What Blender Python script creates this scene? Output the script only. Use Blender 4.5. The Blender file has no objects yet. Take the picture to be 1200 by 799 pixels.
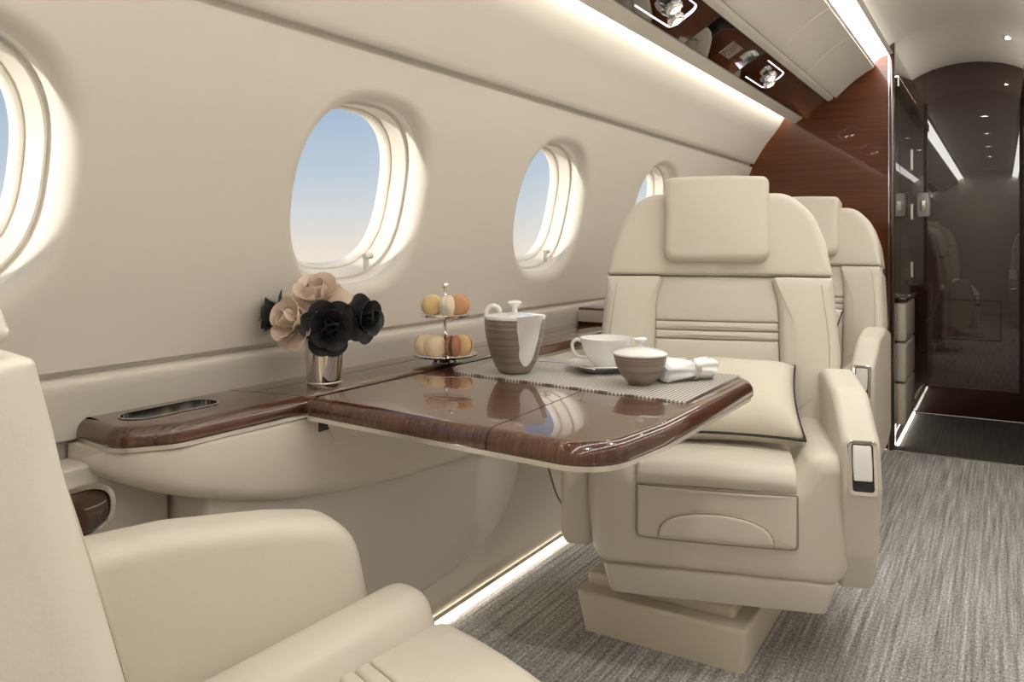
import bpy, bmesh, math, random
from mathutils import Vector, Matrix
random.seed(7)
PI = math.pi
scene = bpy.context.scene
C = scene.collection

# ------------------------------------------------------------------ camera
TH = math.atan(574/933.0)
cam = bpy.data.cameras.new('camera'); camo = bpy.data.objects.new('camera', cam); C.objects.link(camo)
cam.sensor_width = 36.0; cam.lens = 933/1200*36.0
camo.location = (0, 0, 1.0); camo.rotation_euler = (PI/2, 0, TH)
cam.shift_y = -116.5/1200; cam.clip_start = 0.01
scene.camera = camo
scene.view_settings.view_transform = 'Standard'
scene.view_settings.look = 'None'
scene.view_settings.exposure = 0.0
scene.view_settings.gamma = 1.0
scene.view_settings.use_curve_mapping = False

# ------------------------------------------------------------------ sky seen from cruising height
W = bpy.data.worlds.new('sky'); scene.world = W; W.use_nodes = True
nt = W.node_tree; nt.nodes.clear()
wo = nt.nodes.new('ShaderNodeOutputWorld'); bg = nt.nodes.new('ShaderNodeBackground')
tc = nt.nodes.new('ShaderNodeTexCoord'); sp = nt.nodes.new('ShaderNodeSeparateXYZ')
mr = nt.nodes.new('ShaderNodeMapRange'); mr.inputs[1].default_value = -0.30; mr.inputs[2].default_value = 0.50
cr = nt.nodes.new('ShaderNodeValToRGB')
el = cr.color_ramp.elements
el[0].position = 0.0; el[0].color = (.80, .72, .60, 1)
el[1].position = 1.0; el[1].color = (.17, .30, .54, 1)
for p, col in ((.34, (.87, .79, .66, 1)), (.375, (.80, .74, .66, 1)), (.42, (.67, .70, .72, 1)), (.48, (.53, .62, .71, 1)), (.59, (.37, .50, .66, 1)), (.72, (.28, .43, .63, 1))):
    e = el.new(p); e.color = col
nt.links.new(tc.outputs['Generated'], sp.inputs[0]); nt.links.new(sp.outputs['Z'], mr.inputs[0])
nt.links.new(mr.outputs[0], cr.inputs[0]); nt.links.new(cr.outputs[0], bg.inputs[0])
bg.inputs[1].default_value = 1.0
nt.links.new(bg.outputs[0], wo.inputs[0])

sun = bpy.data.lights.new('sun', 'SUN'); sun.energy = 4.0; sun.angle = math.radians(1.5); sun.color = (1, .96, .90)
suno = bpy.data.objects.new('sun', sun); C.objects.link(suno)
suno.rotation_euler = Vector((.28, .95, -.10)).to_track_quat('-Z', 'Y').to_euler(); suno.location = (-6, -8, 5)

# strength of the lamps of the cabin
E_COVE, E_CEIL, E_FLOOR, E_SPOT = 19.0, 9.5, 10.0, 30.0

# ------------------------------------------------------------------ materials
def mat_base(name):
    m = bpy.data.materials.new(name); m.use_nodes = True
    return m, m.node_tree, m.node_tree.nodes['Principled BSDF']
def plain(name, col, rough=.5, metal=0, coat=0, spec=.5, ior=None, bump=None, emit=None, sheen=0):
    m, t, b = mat_base(name)
    b.inputs['Base Color'].default_value = (*col, 1); b.inputs['Roughness'].default_value = rough
    b.inputs['Metallic'].default_value = metal; b.inputs['Coat Weight'].default_value = coat
    b.inputs['Specular IOR Level'].default_value = spec
    b.inputs['Coat Roughness'].default_value = .03
    if sheen: b.inputs['Sheen Weight'].default_value = sheen
    if ior: b.inputs['IOR'].default_value = ior
    if emit:
        b.inputs['Emission Color'].default_value = (*emit[0], 1); b.inputs['Emission Strength'].default_value = emit[1]
    if bump:
        sc, st = bump
        tx = t.nodes.new('ShaderNodeTexCoord'); n = t.nodes.new('ShaderNodeTexNoise'); n.inputs['Scale'].default_value = sc
        n.inputs['Detail'].default_value = 3
        bp = t.nodes.new('ShaderNodeBump'); bp.inputs['Strength'].default_value = st; bp.inputs['Distance'].default_value = .002
        t.links.new(tx.outputs['Object'], n.inputs[0]); t.links.new(n.outputs[0], bp.inputs['Height'])
        t.links.new(bp.outputs[0], b.inputs['Normal'])
    return m
def wood(name, cols, scale, ior=1.6, coat=1.0):
    m, t, b = mat_base(name)
    tx = t.nodes.new('ShaderNodeTexCoord'); mp = t.nodes.new('ShaderNodeMapping')
    mp.inputs['Scale'].default_value = scale
    n = t.nodes.new('ShaderNodeTexNoise'); n.inputs['Scale'].default_value = 1.0; n.inputs['Detail'].default_value = 5
    n.inputs['Distortion'].default_value = .25
    r = t.nodes.new('ShaderNodeValToRGB'); e = r.color_ramp.elements
    e[0].position = .30; e[0].color = (*cols[0], 1); e[1].position = .72; e[1].color = (*cols[2], 1)
    q = e.new(.5); q.color = (*cols[1], 1)
    t.links.new(tx.outputs['Object'], mp.inputs[0]); t.links.new(mp.outputs[0], n.inputs[0])
    t.links.new(n.outputs[0], r.inputs[0]); t.links.new(r.outputs[0], b.inputs['Base Color'])
    b.inputs['Roughness'].default_value = .25; b.inputs['Coat Weight'].default_value = coat
    b.inputs['Coat Roughness'].default_value = .012; b.inputs['Coat IOR'].default_value = ior
    b.inputs['Specular IOR Level'].default_value = .3
    return m

M = {}
M['leather'] = plain('cream_leather', (.69, .635, .545), .42, spec=.4, bump=(260, .10))
M['leather_b'] = plain('beige_leather', (.66, .605, .52), .45, spec=.4, bump=(260, .10))
M['vinyl'] = plain('plinth_vinyl', (.66, .595, .48), .5, spec=.3, bump=(300, .08))
M['stitch'] = plain('stitch_thread', (.52, .44, .33), .7)
M['seam'] = plain('seam_thread', (.30, .24, .17), .8)
M['crease'] = plain('dark_seam', (.10, .075, .05), .8)
M['wall'] = plain('wall_panel', (.705, .655, .585), .55, spec=.3)
M['wall_lo'] = plain('lower_panel', (.65, .605, .54), .55, spec=.3)
M['wall_dado'] = plain('dado_fabric', (.50, .45, .36), .7, spec=.2)
M['lining'] = plain('window_lining', (.84, .79, .70), .45, spec=.35)
M['ceil'] = plain('headliner', (.70, .665, .60), .6, spec=.3)
M['vceil'] = plain('vestibule_headliner', (.72, .70, .66), .6, spec=.3)
M['wood'] = wood('rosewood_gloss', ((.036, .012, .006), (.080, .027, .012), (.130, .046, .020)), (300, 3, 4), 1.6)
M['wood_h'] = wood('rosewood_horizontal', ((.080, .019, .003), (.104, .026, .005), (.130, .035, .008)), (2, 40, 110), 1.5, .6)
M['wood_d'] = wood('rosewood_dark', ((.030, .007, .003), (.040, .010, .004), (.052, .014, .006)), (2, 40, 110), 1.75)
M['black'] = plain('black_gloss', (.008, .006, .005), .05, coat=1, spec=.7, ior=1.8)
M['dark'] = plain('dark_cavity', (.015, .012, .010), .5)
M['chrome'] = plain('chrome', (.82, .80, .78), .10, metal=1)
M['satin'] = plain('satin_metal', (.80, .77, .72), .28, metal=1)
M['silver'] = plain('polished_silver', (.86, .84, .80), .06, metal=1)
M['rose'] = plain('polished_vase_metal', (.78, .72, .67), .05, metal=1)
M['white_pl'] = plain('white_plastic', (.85, .84, .80), .25, coat=.5)
M['porc'] = plain('white_porcelain', (.87, .86, .84), .12, coat=.6)
M['linen'] = plain('white_linen', (.88, .88, .88), .85, spec=.1, bump=(500, .2), sheen=.2)
M['pillow'] = plain('pillow_fabric', (.70, .645, .54), .85, spec=.1, bump=(420, .35), sheen=.2)
M['piping'] = plain('black_piping', (.02, .018, .018), .6)
M['petal_n'] = plain('nude_petal', (.72, .575, .475), .5, spec=.35)
M['petal_b'] = plain('black_petal', (.022, .021, .022), .45, spec=.45)
M['stem'] = plain('dark_stem', (.02, .02, .018), .6)
M['bulb'] = plain('crystal_bulb', (.9, .88, .82), .08, metal=.6)
M['cord'] = plain('grey_cord', (.16, .13, .09), .6)
for k, col in (('mac_cream', (.78, .56, .30)), ('mac_vanilla', (.82, .66, .44)), ('mac_tan', (.66, .36, .20)), ('mac_brown', (.42, .20, .12)), ('mac_ivory', (.80, .70, .55))):
    M[k] = plain(k, col, .75, spec=.15, bump=(300, .15))
M['fill_w'] = plain('cream_filling', (.85, .78, .66), .6); M['fill_b'] = plain('chocolate_filling', (.16, .06, .04), .6)
M['led'] = plain('led_strip', (1, 1, 1), .5, emit=((1.0, .965, .90), E_COVE))
M['ceil_led'] = plain('ceiling_led', (1, 1, 1), .5, emit=((1.0, .97, .90), E_CEIL))
M['floor_led'] = plain('floor_led', (1, 1, 1), .5, emit=((1.0, .93, .78), E_FLOOR))
M['vest_led'] = plain('vestibule_led', (1, 1, 1), .5, emit=((1.0, .90, .74), 7.0))
M['spot_led'] = plain('spot_led', (1, 1, 1), .5, emit=((1.0, .90, .74), E_SPOT))
M['psu_led'] = plain('reading_led', (1, 1, 1), .5, emit=((.86, .80, 1.0), 2.2))
def glass_mat():
    m, t, b = mat_base('window_glass'); t.nodes.remove(b)
    o = t.nodes['Material Output']; tr = t.nodes.new('ShaderNodeBsdfTransparent'); gl = t.nodes.new('ShaderNodeBsdfGlossy')
    gl.inputs['Roughness'].default_value = .02; mx = t.nodes.new('ShaderNodeMixShader'); fr = t.nodes.new('ShaderNodeLayerWeight')
    pw = t.nodes.new('ShaderNodeMath'); pw.operation = 'POWER'; pw.inputs[1].default_value = 5
    ml = t.nodes.new('ShaderNodeMath'); ml.operation = 'MULTIPLY_ADD'; ml.inputs[1].default_value = .6; ml.inputs[2].default_value = .025
    t.links.new(fr.outputs['Facing'], pw.inputs[0]); t.links.new(pw.outputs[0], ml.inputs[0])
    t.links.new(ml.outputs[0], mx.inputs[0]); t.links.new(tr.outputs[0], mx.inputs[1]); t.links.new(gl.outputs[0], mx.inputs[2])
    t.links.new(mx.outputs[0], o.inputs[0]); return m
M['glass'] = glass_mat()
def carpet_mat(name, cols, k=1.0):
    m, t, b = mat_base(name)
    tx = t.nodes.new('ShaderNodeTexCoord')
    def noise(sc, det, rough=.6):
        mp = t.nodes.new('ShaderNodeMapping'); mp.inputs['Scale'].default_value = sc
        n = t.nodes.new('ShaderNodeTexNoise'); n.inputs['Scale'].default_value = 1; n.inputs['Detail'].default_value = det
        n.inputs['Roughness'].default_value = rough
        t.links.new(tx.outputs['Object'], mp.inputs[0]); t.links.new(mp.outputs[0], n.inputs[0]); return n
    a = noise((105, 2.5, 1), 2); c2 = noise((160, 105, 1), 4, .85)
    mx = t.nodes.new('ShaderNodeMix'); mx.data_type = 'FLOAT'; mx.inputs[0].default_value = .66
    t.links.new(a.outputs[0], mx.inputs[2]); t.links.new(c2.outputs[0], mx.inputs[3])
    r = t.nodes.new('ShaderNodeValToRGB'); e = r.color_ramp.elements
    e[0].position = .36; e[0].color = (*cols[0], 1); e[1].position = .64; e[1].color = (*cols[2], 1); q = e.new(.5); q.color = (*cols[1], 1)
    t.links.new(mx.outputs[0], r.inputs[0]); t.links.new(r.outputs[0], b.inputs['Base Color'])
    bp = t.nodes.new('ShaderNodeBump'); bp.inputs['Strength'].default_value = .7; bp.inputs['Distance'].default_value = .006
    t.links.new(mx.outputs[0], bp.inputs['Height']); t.links.new(bp.outputs[0], b.inputs['Normal'])
    b.inputs['Roughness'].default_value = .95; b.inputs['Specular IOR Level'].default_value = .05
    b.inputs['Sheen Weight'].default_value = .15
    return m
M['carpet'] = carpet_mat('cabin_carpet', ((.095, .090, .086), (.40, .385, .37), (.90, .88, .85)))
M['carpet_d'] = carpet_mat('vestibule_carpet', ((.012, .009, .007), (.05, .038, .028), (.12, .095, .07)))
def banded(name, c1, c2, metal, rough, sc):
    m, t, b = mat_base(name)
    tx = t.nodes.new('ShaderNodeTexCoord'); mp = t.nodes.new('ShaderNodeMapping'); mp.inputs['Scale'].default_value = (2, 2, sc)
    n = t.nodes.new('ShaderNodeTexNoise'); n.inputs['Scale'].default_value = 1; n.inputs['Detail'].default_value = 3
    r = t.nodes.new('ShaderNodeValToRGB'); e = r.color_ramp.elements
    e[0].position = .35; e[0].color = (*c1, 1); e[1].position = .68; e[1].color = (*c2, 1)
    t.links.new(tx.outputs['Object'], mp.inputs[0]); t.links.new(mp.outputs[0], n.inputs[0]); t.links.new(n.outputs[0], r.inputs[0])
    t.links.new(r.outputs[0], b.inputs['Base Color']); b.inputs['Metallic'].default_value = metal; b.inputs['Roughness'].default_value = rough
    return m
M['taupe'] = banded('taupe_banded_glaze', (.20, .155, .125), (.44, .365, .31), .35, .38, 260)
def weave_mat():
    m, t, b = mat_base('woven_placemat')
    tx = t.nodes.new('ShaderNodeTexCoord'); mp = t.nodes.new('ShaderNodeMapping'); mp.inputs['Scale'].default_value = (1, 1, 1)
    ws = []
    for ax in ('X', 'Y'):
        w = t.nodes.new('ShaderNodeTexWave'); w.bands_direction = ax; w.inputs['Scale'].default_value = 40 if ax == 'X' else 52
        t.links.new(mp.outputs[0], w.inputs[0]); ws.append(w)
    t.links.new(tx.outputs['Object'], mp.inputs[0])
    mu = t.nodes.new('ShaderNodeMath'); mu.operation = 'MULTIPLY'; t.links.new(ws[0].outputs['Fac'], mu.inputs[0]); t.links.new(ws[1].outputs['Fac'], mu.inputs[1])
    r = t.nodes.new('ShaderNodeValToRGB'); e = r.color_ramp.elements
    e[0].position = .02; e[0].color = (.16, .135, .11, 1); e[1].position = .45; e[1].color = (.74, .71, .66, 1)
    t.links.new(mu.outputs[0], r.inputs[0]); t.links.new(r.outputs[0], b.inputs['Base Color'])
    bp = t.nodes.new('ShaderNodeBump'); bp.inputs['Strength'].default_value = .6; bp.inputs['Distance'].default_value = .001
    t.links.new(mu.outputs[0], bp.inputs['Height']); t.links.new(bp.outputs[0], b.inputs['Normal'])
    b.inputs['Roughness'].default_value = .45; return m
M['weave'] = weave_mat()

# ------------------------------------------------------------------ mesh helpers
def rpoly(pts, seg=6, step=None):
    """closed outline from (x, y, radius) corners, with filleted corners"""
    out = []; n = len(pts)
    for i in range(n):
        p0 = Vector(pts[i-1][:2]); p = Vector(pts[i][:2]); p1 = Vector(pts[(i+1) % n][:2]); r = pts[i][2] if len(pts[i]) > 2 else 0
        a = (p0-p); b = (p1-p); la, lb = a.length, b.length; a.normalize(); b.normalize()
        ang = math.acos(max(-1, min(1, a.dot(b))))
        if r <= 1e-6 or ang > PI-.02: out.append((p.x, p.y)); continue
        t = min(r/math.tan(ang/2), la*.49, lb*.49); r2 = t*math.tan(ang/2)
        c = p+(a+b).normalized()*(r2/math.sin(ang/2)); s = p+a*t; e = p+b*t
        a0 = math.atan2(s.y-c.y, s.x-c.x); a1 = math.atan2(e.y-c.y, e.x-c.x); d = (a1-a0+PI) % (2*PI)-PI
        for k in range(seg+1): out.append((c.x+r2*math.cos(a0+d*k/seg), c.y+r2*math.sin(a0+d*k/seg)))
    if step:
        o2 = []
        for i, p in enumerate(out):
            q = out[(i+1) % len(out)]; L = math.dist(p, q); k = max(1, int(L/step))
            for j in range(k): o2.append((p[0]+(q[0]-p[0])*j/k, p[1]+(q[1]-p[1])*j/k))
        out = o2
    area = sum(out[i-1][0]*out[i][1]-out[i][0]*out[i-1][1] for i in range(len(out)))
    return out if area > 0 else out[::-1]
def spline(pts, n):
    """open Catmull-Rom"""
    P = [2*Vector(pts[0])-Vector(pts[1])]+[Vector(p) for p in pts]+[2*Vector(pts[-1])-Vector(pts[-2])]
    out = []
    for i in range(1, len(P)-2):
        for k in range(n):
            t = k/n; a, b, c, d = P[i-1:i+3]
            out.append(.5*((2*b)+(c-a)*t+(2*a-5*b+4*c-d)*t*t+(3*b-a-3*c+d)*t**3))
    out.append(P[-2].copy()); return out
def offs(ol, d):
    n = len(ol); out = []
    for i in range(n):
        p0, p, p1 = ol[i-1], ol[i], ol[(i+1) % n]
        e0 = Vector((p[0]-p0[0], p[1]-p0[1])); e1 = Vector((p1[0]-p[0], p1[1]-p[1]))
        if e0.length < 1e-9 or e1.length < 1e-9: out.append(p); continue
        e0.normalize(); e1.normalize(); n0 = Vector((-e0.y, e0.x)); n1 = Vector((-e1.y, e1.x)); m = n0+n1
        if m.length < 1e-6: m = n0
        m.normalize(); k = d/max(.35, m.dot(n0)); out.append((p[0]+m.x*k, p[1]+m.y*k))
    return out
class MB:
    def __init__(s): s.V = []; s.F = []
    def add(s, V, F):
        o = len(s.V); s.V += [tuple(v) for v in V]; s.F += [tuple(i+o for i in f) for f in F]; return s
    def slab(s, ol, d, r=.01, seg=4, crown=0, rings=0, f=lambda p, q, n: (p, q, n), r0=0, n0=0, mid=1, wt=None):
        """outline extruded from n0 to d, edge at d rounded by r, edge at n0 rounded by r0"""
        R = []
        if r0:
            for k in range(seg):
                a = k/seg*PI/2; R.append((r0*(1-math.sin(a)), n0+r0*(1-math.cos(a))))
        R.append((0, n0+r0))
        for k in range(1, mid+1): R.append((0, n0+r0+(d-r-n0-r0)*k/mid))
        for k in range(1, seg+1):
            a = k/seg*PI/2; R.append((r*(1-math.cos(a)), d-r+r*math.sin(a)))
        V = []; F = []; N = len(ol)
        for (i, n) in R:
            o_ = offs(ol, i) if i > 0 else ol
            if wt and i > 0: o_ = [(a[0]+(b[0]-a[0])*wt(*a), a[1]+(b[1]-a[1])*wt(*a)) for a, b in zip(ol, o_)]
            V += [f(p, q, n) for p, q in o_]
        L = len(R)
        if rings:
            last = o_ if r > 0 else ol; cx = sum(p[0] for p in last)/N; cy = sum(p[1] for p in last)/N
            hx = max(abs(p[0]-cx) for p in last)+1e-6; hy = max(abs(p[1]-cy) for p in last)+1e-6
            for k in range(1, rings):
                t = 1-k/rings
                V += [f(cx+(p-cx)*t, cy+(q-cy)*t, d+crown*min(1, 3*(1-t))*(1-((p-cx)*t/hx)**2)*(1-((q-cy)*t/hy)**2)) for p, q in last]
            L += rings-1; V.append(f(cx, cy, d+crown)); ci = len(V)-1
            F += [((L-1)*N+i, (L-1)*N+(i+1) % N, ci) for i in range(N)]
        else: F.append(tuple((L-1)*N+i for i in range(N)))
        for k in range(L-1): F += [(k*N+i, k*N+(i+1) % N, (k+1)*N+(i+1) % N, (k+1)*N+i) for i in range(N)]
        F.append(tuple(reversed(range(N))))
        return s.add(V, F)
    def box(s, x0, x1, y0, y1, z0, z1, r=0, f=None):
        g = f or (lambda p, q, n: (p, q, n))
        ol = rpoly([(x0, y0, r), (x1, y0, r), (x1, y1, r), (x0, y1, r)], 4) if r else [(x0, y0), (x1, y0), (x1, y1), (x0, y1)]
        if r: return s.slab(ol, z1, r*.6, 3, f=g, n0=z0, r0=r*.4)
        V = [g(p, q, z) for z in (z0, z1) for p, q in ol]
        return s.add(V, [(3, 2, 1, 0), (4, 5, 6, 7)]+[(i, (i+1) % 4, 4+(i+1) % 4, 4+i) for i in range(4)])
    def tube(s, pts, r, seg=8, closed=False):
        P = [Vector(p) for p in pts]; n = len(P); V = []; F = []; nrm = None
        for i in range(n):
            t = (P[(i+1) % n]-P[i-1]) if closed else (P[min(i+1, n-1)]-P[max(i-1, 0)])
            t.normalize()
            if nrm is None: nrm = t.orthogonal().normalized()
            nrm = (nrm-t*nrm.dot(t)).normalized(); b = t.cross(nrm)
            rr = r(i/(n-1)) if callable(r) else r
            V += [P[i]+(nrm*math.cos(2*PI*k/seg)+b*math.sin(2*PI*k/seg))*rr for k in range(seg)]
        m = n if closed else n-1
        for i in range(m):
            j = (i+1) % n; F += [(i*seg+k, i*seg+(k+1) % seg, j*seg+(k+1) % seg, j*seg+k) for k in range(seg)]
        if not closed: F += [tuple(reversed(range(seg))), tuple((n-1)*seg+k for k in range(seg))]
        return s.add(V, F)
    def lathe(s, prof, seg=40, o=(0, 0, 0), mt=None):
        V = []; F = []; n = len(prof)
        for r, z in prof: V += [(max(r, 1e-5)*math.cos(2*PI*k/seg), max(r, 1e-5)*math.sin(2*PI*k/seg), z) for k in range(seg)]
        for i in range(n-1): F += [(i*seg+k, i*seg+(k+1) % seg, (i+1)*seg+(k+1) % seg, (i+1)*seg+k) for k in range(seg)]
        if prof[0][0] > 1e-4: F.append(tuple(reversed(range(seg))))
        if prof[-1][0] > 1e-4: F.append(tuple((n-1)*seg+k for k in range(seg)))
        V = [Vector(v) for v in V]
        if mt: V = [mt @ v for v in V]
        return s.add([v+Vector(o) for v in V], F)
    def xf(s, fn): s.V = [tuple(fn(*v)) for v in s.V]; return s
    def mirror(s, c=0.0):
        s.V = [(2*c-x, y, z) for x, y, z in s.V]; s.F = [tuple(reversed(f)) for f in s.F]; return s
    def mesh(s, name, mat, ang=38, fix=True):
        me = bpy.data.meshes.new(name); me.from_pydata(s.V, [], s.F)
        if fix:
            bm = bmesh.new(); bm.from_mesh(me); bmesh.ops.remove_doubles(bm, verts=bm.verts, dist=1e-6)
            bmesh.ops.recalc_face_normals(bm, faces=bm.faces); bm.to_mesh(me); bm.free()
        me.materials.append(mat if not isinstance(mat, str) else M[mat])
        me.polygons.foreach_set('use_smooth', [True]*len(me.polygons)); me.set_sharp_from_angle(angle=math.radians(ang)); me.update()
        return me
    def build(s, name, mat, parent=None, ang=38, fix=True):
        return link(name, s.mesh(name, mat, ang, fix), parent)
def link(name, data, parent=None):
    o = bpy.data.objects.new(name, data); C.objects.link(o)
    if parent: o.parent = parent
    return o
def tag(o, label=None, cat=None, group=None, kind=None):
    if label: o['label'] = label
    if cat: o['category'] = cat
    if group: o['group'] = group
    if kind: o['kind'] = kind
    return o
def thing(name, loc, label, cat, group=None, rz=0):
    o = link(name, None); o.location = loc; o.rotation_euler = (0, 0, rz); return tag(o, label, cat, group)
def struct(o, label=None): return tag(o, label, kind='structure')
def cut(ob, co, no, gap=.0012):
    """split an object's mesh by a plane; returns the mesh on the far side of the normal, ob keeps the other"""
    res = []
    for sgn in (1, -1):
        bm = bmesh.new(); bm.from_mesh(ob.data)
        n = Vector(no).normalized()*sgn
        g = bmesh.ops.bisect_plane(bm, geom=bm.verts[:]+bm.edges[:]+bm.faces[:], plane_co=Vector(co)-n*gap, plane_no=n, clear_outer=True)
        ed = [e for e in g['geom_cut'] if isinstance(e, bmesh.types.BMEdge)]
        bmesh.ops.holes_fill(bm, edges=ed, sides=0)
        me = ob.data.copy(); bm.to_mesh(me); bm.free(); me.set_sharp_from_angle(angle=math.radians(38)); res.append(me)
    ob.data = res[0]; return res[1]

# ------------------------------------------------------------------ cabin shell
CX = -.17                 # centre line of the cabin
YB = 4.22                 # bulkhead
YD = 5.22                 # polished door
Y0 = -2.6                 # aft end
WPROF = [(0, 1.268), (.45, 1.266), (.70, 1.262), (.79, 1.25), (.90, 1.235), (1.1, 1.20), (1.3, 1.148), (1.395, 1.112), (1.5, 1.048), (1.58, .985), (1.64, .948), (1.70, .915)]
def wa(z):
    P = WPROF
    for i in range(len(P)-1):
        if z <= P[i+1][0] or i == len(P)-2:
            z0, a0 = P[i]; z1, a1 = P[i+1]
            m0 = (P[i+1][1]-P[i-1][1])/(P[i+1][0]-P[i-1][0]) if i > 0 else (a1-a0)/(z1-z0)
            m1 = (P[i+2][1]-a0)/(P[i+2][0]-z0) if i < len(P)-2 else (a1-a0)/(z1-z0)
            h = z1-z0; t = (z-z0)/h
            return (2*t**3-3*t*t+1)*a0+(t**3-2*t*t+t)*h*m0+(-2*t**3+3*t*t)*a1+(t**3-t*t)*h*m1
# outward normal of the wall surface x = -wa(z): ( -1, 0, -wa'(z) ) normalised
def wp(y, z, dep=0):
    s = (wa(z+.01)-wa(z-.01))/.02; L = math.hypot(1, s)
    return (-wa(z)-dep/L, y, z-s*dep/L)
WC = [1.335+.86*i for i in (-4, -3, -2, -1, 0, 1, 2)]
WZ, WHW, WHH, WEX = 1.099, .199, .198, 2.5
ZB0, ZB1 = .797, 1.390
def sup(t, hw, hh, ex=WEX):
    c, s = math.cos(t), math.sin(t)
    return (hw*math.copysign(abs(c)**(2/ex), c), hh*math.copysign(abs(s)**(2/ex), s))
def belt():
    mb = MB(); nx, nz = 20, 16; r = .030
    for yc in WC:
        hy = .43; per = []
        zc = (ZB0+ZB1)/2; hz = (ZB1-ZB0)/2
        per += [(-hy+2*hy*i/nx, -hz) for i in range(nx)]+[(hy, -hz+2*hz*i/nz) for i in range(nz)]
        per += [(hy-2*hy*i/nx, hz) for i in range(nx)]+[(-hy, hz-2*hz*i/nz) for i in range(nz)]
        N = len(per); V = []
        ang = []
        for (dy, dz) in per: ang.append(math.atan2(dz/hz, dy/hy))
        R = [(k/5*PI/2) for k in range(6)]
        for a in R:
            o = r*(1-math.cos(a)); dp = r*(1-math.sin(a))
            for t in ang:
                hy_, hz_ = sup(t, WHW+o, WHH+o); V.append(wp(yc+hy_, WZ+hz_, dp))
        K = 9
        for k in range(1, K+1):
            u = k/K; u = u**1.3
            for t, (dy, dz) in zip(ang, per):
                a0, b0 = sup(t, WHW+r, WHH+r)
                V.append(wp(yc+a0+(dy-a0)*u, WZ+b0+(zc+dz-WZ-b0)*u, 0))
        F = []
        for k in range(len(R)+K-1): F += [(k*N+i, k*N+(i+1) % N, (k+1)*N+(i+1) % N, (k+1)*N+i) for i in range(N)]
        mb.add(V, F)
    y0, y1 = WC[-1]+.43, YB+.2; V = []; F = []; nz = 16; ny = 6
    for i in range(nz+1):
        for j in range(ny+1): V.append(wp(y0+(y1-y0)*j/ny, ZB0+(ZB1-ZB0)*i/nz))
    for i in range(nz):
        for j in range(ny): F.append((i*(ny+1)+j, i*(ny+1)+j+1, (i+1)*(ny+1)+j+1, (i+1)*(ny+1)+j))
    mb.add(V, F)
    ys = [YA, WC[-1]+.43, YB+.2]; V = [wp(y, z, d) for y in ys for z, d in ((ZB0, 0), (ZB0-.001, .004), (ZB0, .014))]
    mb.add(V, [(3*i+k, 3*i+3+k, 3*i+4+k, 3*i+1+k) for i in range(2) for k in range(2)])
    return mb
def strip_z(zs, y0, y1, fn):
    ny = 2; mb = MB(); V = []; F = []
    for z in zs:
        V += [fn(y0, z), fn(y1, z)]
    for i in range(len(zs)-1): F.append((2*i, 2*i+1, 2*i+3, 2*i+2))
    return mb.add(V, F)
YA = WC[0]-.43; YE = WC[-1]+.43
def side(mir):
    nm = 'wall_right' if mir else 'wall_left'
    mk = (lambda b: b.mirror(CX)) if mir else (lambda b: b)
    root = struct(mk(belt()).build(nm, 'wall', ang=60), 'cream curved cabin side wall with oval windows')
    # upper panel with a rolled lower edge, groove behind it
    def up():
        mb = MB(); V = []; F = []; pr = []
        pr = [(1.402, .016), (1.402, .008), (1.404, .002), (1.408, 0)]+[(1.408+(1.70-1.408)*k/18, 0) for k in range(1, 19)]
        for z, d in pr: V += [wp(YA, z, d), wp(YB+.2, z, d)]
        for i in range(len(pr)-1): F.append((2*i, 2*i+1, 2*i+3, 2*i+2))
        return mb.add(V, F)
    mk(up()).build('upper_panel', 'wall', root, 50)
    mk(strip_z([1.37, 1.385, 1.40, 1.42], YA, YB+.2, lambda y, z: wp(y, z, .016))).build('panel_groove', 'wall_lo', root)
    lo = MB(); V = []; F = []
    pr = [(.806, .012), (.785, .012), (.785, -.012), (.783, -.016), (.778, -.019), (.765, -.020), (.72, -.020), (.69, -.018)]+[(.69-.69*k/6, 0) for k in range(7)]
    for z, d in pr: V += [wp(YA, z, d), wp(YB+.2, z, d)]
    for i in range(len(pr)-1): F.append((2*i, 2*i+1, 2*i+3, 2*i+2))
    mk(lo.add(V, F)).build('lower_panel', 'wall_lo', root, 50)
    return root
wall_l = side(False); wall_r = side(True)

# windows: lining with steps, track ring, pane, shade latch
def window(i, yc, mir):
    mk = (lambda b: b.mirror(CX)) if mir else (lambda b: b)
    N = 72
    def ringset(spec):
        mb = MB(); V = []; F = []
        for (ins, dp) in spec:
            for k in range(N):
                a, b = sup(2*PI*k/N, WHW-ins, WHH-ins); V.append(wp(yc+a, WZ+b, dp))
        for k in range(len(spec)-1): F += [(k*N+j, k*N+(j+1) % N, (k+1)*N+(j+1) % N, (k+1)*N+j) for j in range(N)]
        return mb.add(V, F)
    root = struct(mk(ringset([(-.004, .022), (.0, .030), (.001, .036), (.003, .058), (.005, .060), (.009, .060)])).build('window_%d' % i, 'lining', None, 40), 'oval cabin window with stepped cream lining')
    mk(ringset([(.007, .056), (.009, .054), (.012, .055), (.015, .062), (.021, .094), (.023, .097)])).build('inner_lining', 'lining', root, 40)
    mk(ringset([(.021, .094), (.024, .092), (.028, .095), (.030, .100), (.031, .120)])).build('pane_seal', 'lining', root, 40)
    mb = MB(); V = [wp(yc+sup(2*PI*k/N, WHW-.027, WHH-.027)[0], WZ+sup(2*PI*k/N, WHW-.027, WHH-.027)[1], .108) for k in range(N)]
    mk(mb.add(V, [tuple(range(N))])).build('pane', 'glass', root)
    # shade latch at the lower forward part of the lining
    if not mir:
        mb = MB(); p = Vector(wp(yc+.075, WZ-.160, .040))
        mb.box(p.x-.006, p.x+.004, p.y-.006, p.y+.006, p.z-.012, p.z+.022, .003)
        mb.build('shade_latch', 'lining', root)
        mb = MB(); mb.tube([p+Vector((.002, -.009, .020)), p+Vector((.002, .016, .022))], .007, 12); mb.build('shade_pull', 'lining', root)
n = 1
for yc in WC[2:]: window(n, yc, False); n += 1
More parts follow.
